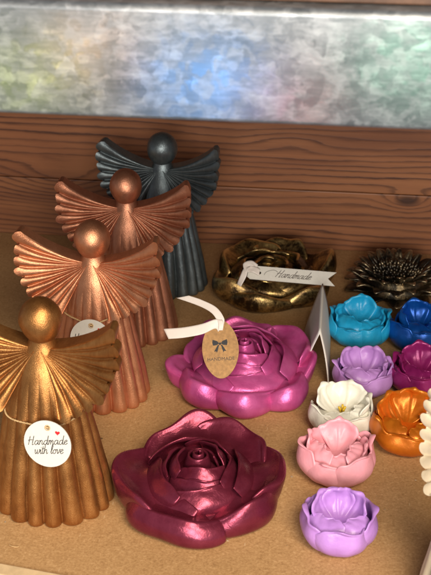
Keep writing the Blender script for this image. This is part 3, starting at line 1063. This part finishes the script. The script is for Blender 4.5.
# ------------------------------------------------------------------ writing
GL = {
    'H': ([[(.30, 2.05), (.22, 1.1), (.1, 0.0)], [(1.15, 2.1), (1.05, 1.1), (.98, .1), (1.15, 0), (1.3, .2)], [(-.1, 1.0), (.4, 1.15), (1.2, 1.1)]], 1.45),
    'a': ([[(.82, .85), (.5, 1), (.12, .65), (.12, .15), (.42, 0), (.75, .4), (.88, 1), (.85, .3), (1.0, 0), (1.22, .25)]], 1.15),
    'n': ([[(0, .85), (.1, 1), (.1, .5), (.05, 0), (.15, .6), (.45, 1), (.65, .8), (.62, .2), (.8, 0), (1.0, .25)]], .98),
    'd': ([[(.82, .85), (.5, 1), (.12, .65), (.12, .15), (.42, 0), (.75, .4), (.95, 2.1), (.86, .6), (.88, .15), (1.02, 0), (1.22, .25)]], 1.15),
    'm': ([[(0, .85), (.1, 1), (.1, .5), (.05, 0), (.15, .6), (.38, 1), (.52, .8), (.5, 0), (.6, .6), (.85, 1), (1.0, .8), (.97, .2), (1.12, 0), (1.3, .25)]], 1.28),
    'e': ([[(0, .3), (.4, .55), (.7, .8), (.45, 1), (.12, .65), (.15, .15), (.45, 0), (.85, .3)]], .82),
    'w': ([[(0, .8), (.1, 1), (.12, .3), (.3, 0), (.55, .4), (.62, 1), (.62, .3), (.8, 0), (1.05, .4), (1.1, 1), (1.25, .85)]], 1.25),
    'i': ([[(0, .4), (.12, 1), (.1, .25), (.25, 0), (.45, .25)], [(.16, 1.42), (.2, 1.52)]], .42),
    't': ([[(.2, 1.75), (.13, .9), (.12, .2), (.3, 0), (.5, .25)], [(-.12, 1.12), (.2, 1.15), (.5, 1.2)]], .48),
    'h': ([[(.2, 2.1), (.1, 1), (.03, 0), (.15, .6), (.42, 1), (.62, .8), (.6, .2), (.75, 0), (.95, .25)]], .98),
    'l': ([[(0, .3), (.35, 1.3), (.35, 2.0), (.2, 2.0), (.12, 1), (.12, .2), (.28, 0), (.48, .25)]], .48),
    'o': ([[(.5, 1), (.12, .7), (.12, .2), (.4, 0), (.7, .3), (.68, .8), (.45, 1), (.6, .85), (.95, .95)]], .9),
    'v': ([[(0, .85), (.1, 1), (.2, .3), (.3, 0), (.55, .4), (.68, 1), (.85, .9)]], .78),
    ' ': ([], .6),
}


def script_vf(text, xh, slant, pen, vf, cx, cy, rot=0.0, flat=0.35, swash=0.0):
    strokes, x = [], 0.0
    for ch in text:
        g, adv = GL[ch]
        for st in g:
            strokes.append([(x + px, py) for px, py in st])
        x += adv
    w = x
    for st in strokes:
        pts = catmull(st, np.linspace(0, 1, max(6, len(st) * 5)))
        out = []
        for px, py in pts:
            X = ((px - w / 2) + slant * py) * xh
            Y = (py - 0.7) * xh
            out.append(Vector((cx + X * math.cos(rot) - Y * math.sin(rot), cy + X * math.sin(rot) + Y * math.cos(rot), 0)))
        rr = [pen * (0.75 + 0.45 * abs(math.sin(i * 0.55))) for i in range(len(out))]
        tube_vf(out, rr, 6, vf, flat)
    return w * xh


def heart_outline(s, cx, cy):
    pts = []
    for k in range(40):
        t = 2 * PI * k / 40
        pts.append((cx + s * 16 * math.sin(t) ** 3 / 16, cy + s * (13 * math.cos(t) - 5 * math.cos(2 * t) - 2 * math.cos(3 * t) - math.cos(4 * t)) / 16))
    return pts


def twine_points(pts, turns, r):
    """two strands twisted round each other along a smooth path"""
    n = 260
    path = catmull(pts, np.linspace(0, 1, n))
    a, b = [], []
    for i, p in enumerate(path):
        d = Vector(path[min(i + 1, n - 1)] - path[max(i - 1, 0)]).normalized()
        x = d.cross(Vector((0.1, 0.2, 1))).normalized()
        y = d.cross(x)
        ang = i / n * turns * 2 * PI
        off = (x * math.cos(ang) + y * math.sin(ang)) * r
        a.append(Vector(p) + off)
        b.append(Vector(p) - off)
    return a, b


def round_tag(angel_obj, centre, label, tilt=10, roll=0, loop=None, hole_up=1.02):
    """paper disc on a twine loop; everything in the angel's own frame (cm)"""
    t = empty('gift_tag', angel_obj.location, angel_obj.rotation_euler.z)
    tag(t, label, 'gift tag', 'round handmade tags on the angels')
    rad = 1.46
    disc = card_mesh([circle(rad * CM, 72), circle(0.12 * CM, 20, 0, hole_up * CM)], 0.0006)
    # card's own frame: X right, Y up the card, Z towards the viewer
    M = Matrix.Translation(Vector(centre) * CM) @ Euler((R(90 - tilt), R(0), 0)).to_matrix().to_4x4() @ Matrix.Rotation(R(roll), 4, 'Z')
    card = link('paper_disc', disc, MT['paper'], t)
    card.matrix_local = M
    vf = ([], [])
    script_vf('Handmade', 0.27 * CM, 0.28, 0.00021, vf, -0.02 * CM, 0.15 * CM, R(9))
    script_vf('with love', 0.27 * CM, 0.28, 0.00021, vf, 0.06 * CM, -0.42 * CM, R(9))
    w = link('lettering', mesh_of(*vf), MT['ink'], card)
    w.location = (0, 0, 0.00034)
    h = link('heart', card_mesh([heart_outline(0.15 * CM, 0.62 * CM, 0.78 * CM)], 0.0001), MT['red'], card)
    h.location = (0, 0, 0.00038)
    g = link('eyelet', mesh_of(*tube_vf([(0.16 * CM * math.cos(a), 0.16 * CM * math.sin(a), 0) for a in np.linspace(0, 2 * PI, 20, endpoint=False)], 0.00028, 6, None, 1, True)), MT['twine'], card)
    g.location = (0, hole_up * CM, 0.00034)
    hp = M @ Vector((0, hole_up * CM, 0.0006))
    hp = np.array(hp) / CM
    pts = [hp] + [np.array(q, float) for q in loop] + [hp + np.array([0.03, 0.0, 0.03])]
    a, b = twine_points([np.array(p) * CM for p in pts], 60, 0.00028)
    vf = tube_vf(a, 0.00036, 5)
    vf = tube_vf(b, 0.00036, 5, vf)
    link('twine', mesh_of(*vf), MT['twine'], t)
    return t


def loop_pts(zf, zb, side_z, n=9, clear=0.10):
    out = []
    return out


def belt(z_right, z_back, z_left, gap=0.20):
    """points round the robe from the front right, round the back, to the front left"""
    out = []
    for a, z in ((-55, z_right - 0.25), (-25, z_right), (5, z_right + 0.3), (45, z_back), (90, z_back + 0.1), (135, z_back), (175, z_left + 0.3), (205, z_left), (235, z_left - 0.25)):
        r = float(body_radius(z)) + gap
        out.append((r * math.cos(R(a)), r * DEPTH * math.sin(R(a)), z))
    return out


round_tag(A1, (1.12, -2.92, 6.1), 'round white handmade tag with a red heart hanging on the gold angel', 10, 0, belt(7.0, 7.6, 7.0))
round_tag(A2, (0.42, -2.74, 5.9), 'round white tag on the copper angel half hidden behind the gold wing', 10, 0, belt(7.4, 7.8, 7.4))
round_tag(A4, (-0.3, -2.75, 5.6), 'tag on the gunmetal angel with only its edge showing past a copper wing', 10, 8, belt(7.2, 7.8, 7.2))

# ------------------------------------------------------------------ tent card
def tent_card():
    t = empty('folded_card', (-0.0178, 0.7520, 0), R(1))
    tag(t, 'folded white card standing like a tent between the pink rose and the tulips', 'card')
    apex = (0.0006, 0.0425)
    for nm, foot, m in (('card_panel', (-0.0118, 0.0004), MT['paper_grey']), ('card_panel', (0.0086, 0.0004), MT['paper'])):
        n, k = 14, 12
        P = np.zeros((n, k, 3))
        for i, s in enumerate(np.linspace(0, 1, n)):
            for j, q in enumerate(np.linspace(0, 1, k)):
                x = apex[0] + (foot[0] - apex[0]) * s
                z = apex[1] + (foot[1] - apex[1]) * s
                bow = 0.0011 * math.sin(s * PI)
                P[i, j] = (x + (bow if foot[0] > 0 else -bow * 0.6), q * 0.078 + (0.010 * s if foot[0] < 0 else -0.006 * s) * (1 - q), z)
        v_, f_ = shell(P, np.full((n, k), 0.0007))
        link(nm, mesh_of(v_, f_), m, t)


tent_card()

# ------------------------------------------------------------------ printed ribbon tag on the antique rose
def frame_matrix(origin, xdir, normal):
    x = Vector(xdir).normalized()
    n = Vector(normal)
    n = (n - x * n.dot(x)).normalized()
    y = n.cross(x)
    M = Matrix((x, y, n)).transposed().to_4x4()
    M.translation = Vector(origin)
    return M


def ribbon_tag():
    t = empty('gift_tag', (-0.0775, 0.862, 0.033))
    t.matrix_world = frame_matrix((-0.0775, 0.862, 0.033), (0.0672, -0.0075, 0.0015), (0.05, -0.62, 0.78))
    tag(t, 'long cream swallowtail tag reading Handmade laid across the antique gold rose', 'gift tag')
    L, h = 6.9 * CM, 0.60 * CM
    outl = [(-0.2 * CM, -h * 0.7), (0.05 * CM, -h), (L, -h), (L - 0.62 * CM, 0), (L, h), (0.05 * CM, h), (-0.2 * CM, h * 0.7)]
    me = card_mesh([outl, circle(0.13 * CM, 20, 0.75 * CM, 0)], 0.0005)
    card = link('card_strip', me, MT['paper'], t)
    vf = ([], [])
    script_vf('Handmade', 0.31 * CM, 0.55, 0.00021, vf, 3.45 * CM, -0.02 * CM, 0)
    # swash on the capital
    sw = catmull([(1.15, -.15), (1.25, .1), (1.6, .3), (1.95, .34), (2.2, .2)], np.linspace(0, 1, 24))
    tube_vf([Vector((a * CM, b * CM, 0)) for a, b in sw], 0.00018, 6, vf, 0.35)
    w = link('lettering', mesh_of(*vf), MT['ink_brown'], card)
    w.location = (0, 0, 0.0003)
    # crumpled satin knot at the hole
    def rib(pts, wdt, side, nm):
        n, m = 30, 6
        path = catmull(pts, np.linspace(0, 1, n))
        sd = catmull(side, np.linspace(0, 1, n))
        P = np.zeros((n, m, 3))
        for i in range(n):
            for j, q in enumerate(np.linspace(-0.5, 0.5, m)):
                P[i, j] = path[i] + sd[i] * q * wdt
        v_, f_ = shell(P * CM, np.full((n, m), 0.0005))
        return link(nm, mesh_of(v_, f_), MT['satin'], t)
    rib([(0.75, 0.0, 0.10), (0.35, 0.1, 0.35), (-0.2, 0.15, 0.3), (-0.5, -0.1, 0.1)], 0.55, [(0, 1, 0.2), (0.3, 1, -0.2), (0.5, 0.8, 0.3), (0.2, 1, 0)], 'ribbon')
    rib([(0.0, 0.5, 0.25), (-0.3, 0.1, 0.42), (-0.45, -0.5, 0.3), (-0.75, -1.25, 0.0)], 0.46, [(1, 0.2, 0.2), (0.9, -0.2, 0.3), (1, -0.3, 0), (0.8, -0.6, 0.3)], 'ribbon')
    rib([(0.5, 0.35, 0.2), (0.1, 0.62, 0.35), (-0.35, 0.4, 0.4), (-0.15, -0.2, 0.38)], 0.5, [(0.2, 1, 0.3), (-0.5, 1, 0), (-1, 0.3, 0.3), (-0.7, -0.5, 0.2)], 'ribbon')


ribbon_tag()


# ------------------------------------------------------------------ oval kraft tag on the pink rose
def oval_tag():
    t = empty('gift_tag', (-0.0845, 0.7165, 0.0445))
    t.matrix_world = frame_matrix((-0.0845, 0.7165, 0.0445), (1, 0.12, 0.06), (0.10, -0.72, 0.68))
    tag(t, 'oval brown tag with a black bow and white ribbon on the pink rose', 'gift tag')
    pts = []
    for k in range(72):
        a = 2 * PI * k / 72
        x, y = math.cos(a), math.sin(a)
        pts.append((1.27 * CM * x * (1 - 0.10 * y * y), 2.08 * CM * y))
    me = card_mesh([pts, circle(0.17 * CM, 20, 0.05 * CM, 1.55 * CM)], 0.0010)
    card = link('oval_card', me, MT['kraft'], t)
    # printed bow: loops and tails
    def P(q): return [(x * CM, y * CM) for x, y in q]
    bow = []
    for s in (1, -1):
        bow.append(P([(s * 0.06, 0.36), (s * 0.20, 0.52), (s * 0.50, 0.62), (s * 0.53, 0.40), (s * 0.48, 0.20), (s * 0.2, 0.24)][::s]))
        bow.append(P([(s * 0.05, 0.26), (s * 0.16, 0.22), (s * 0.42, -0.22), (s * 0.28, -0.20), (s * 0.22, -0.30)][::s]))
    bow.append(P(circle(0.085, 16, 0, 0.32)))
    bm_ = bmesh.new()
    for i, q in enumerate(bow):
        me = card_mesh([q], 0.0001 + 0.00002 * i)
        bm_.from_mesh(me)
        bpy.data.meshes.remove(me)
    me = bpy.data.meshes.new('bow')
    bm_.to_mesh(me)
    bm_.free()
    b = link('bow_print', me, MT['ink'], card)
    b.location = (-0.02 * CM, 0.05 * CM, 0.00058)
    tx = link('lettering', text_mesh('HANDMADE', 0.34 * CM, 0.00005), MT['ink_brown'], card)
    tx.location = (0.0, -0.72 * CM, 0.00058)
    def rib(pts, wdt, side, nm, end=0.0):
        n, m = 40, 8
        path = catmull(pts, np.linspace(0, 1, n))
        sd = catmull(side, np.linspace(0, 1, n))
        Q = np.zeros((n, m, 3))
        d = path[-1] - path[-2]
        d = d / np.linalg.norm(d)
        for i in range(n):
            for j, q in enumerate(np.linspace(-0.5, 0.5, m)):
                Q[i, j] = path[i] + sd[i] * q * wdt + d * end * q * max(0, (i - n * 0.7) / (n * 0.3))
        v_, f_ = shell(Q * CM, np.full((n, m), 0.0004))
        return link(nm, mesh_of(v_, f_), MT['satin'], t)
    # world-ish axes in the tag's frame: X right, Y up the card, Z off the card
    rib([(0.05, 1.5, 0.12), (-0.25, 1.75, 0.25), (-1.2, 1.45, 0.2), (-2.5, 1.3, 0.05), (-3.75, 1.3, -0.1)], 0.72,
        [(0.4, 0.8, 0.3), (0.2, 0.9, 0.2), (0, 1, 0.1), (0, 1, 0.1), (0, 1, 0.15)], 'ribbon_tail', 0.35)
    rib([(0.05, 1.6, 0.12), (0.10, 2.05, 0.25), (-0.35, 2.75, 0.3), (-1.3, 3.35, 0.2), (-2.5, 3.9, 0.0)], 0.50,
        [(1, 0, 0.2), (1, 0.3, 0.2), (0.75, 0.7, 0.1), (0.35, 0.8, 0.3), (0.3, 0.8, 0.2)], 'ribbon_tail', -0.9)
    rib([(0.05, 1.30, 0.14), (0.12, 1.55, 0.26), (0.08, 1.9, 0.34), (-0.05, 2.0, 0.25), (-0.1, 1.7, 0.12)], 0.34,
        [(1, 0, 0), (1, 0.1, 0.1), (1, 0, 0.2), (1, 0, 0), (1, 0, 0)], 'ribbon_knot')


oval_tag()

# ------------------------------------------------------------------ loose bits on the board
o = link('loose_thread', mesh_of(*tube_vf([Vector(p) for p in catmull([(-0.1905, 0.5462, 0.0005), (-0.1885, 0.5449, 0.0007), (-0.1862, 0.5447, 0.0005), (-0.1845, 0.5452, 0.0006)], np.linspace(0, 1, 20))], 0.00022, 6)), MT['twine'])
tag(o, 'short pale thread lying on the board at the lower left', 'thread')

# crumbs and plaster chips scattered on the board
rng = random.Random(12)
verts, faces = [], []
for i in range(70):
    x, y = rng.uniform(-0.22, 0.09), rng.uniform(0.53, 0.93)
    r = rng.choice((0.0003, 0.0004, 0.0005, 0.0008))
    b = len(verts)
    for dx, dy, dz in ((1, 0, 0), (0, 1, 0), (-1, 0, 0), (0, -1, 0), (0, 0, 1)):
        verts.append((x + r * (dx + rng.uniform(-.4, .4)), y + r * (dy + rng.uniform(-.4, .4)), 0.00005 + r * 0.7 * dz))
    faces += [(b, b + 1, b + 4), (b + 1, b + 2, b + 4), (b + 2, b + 3, b + 4), (b + 3, b, b + 4), (b + 3, b + 2, b + 1, b)]
o = link('crumbs', mesh_of(verts, faces, smooth=False), MT['crumb'])
tag(o, kind='stuff')
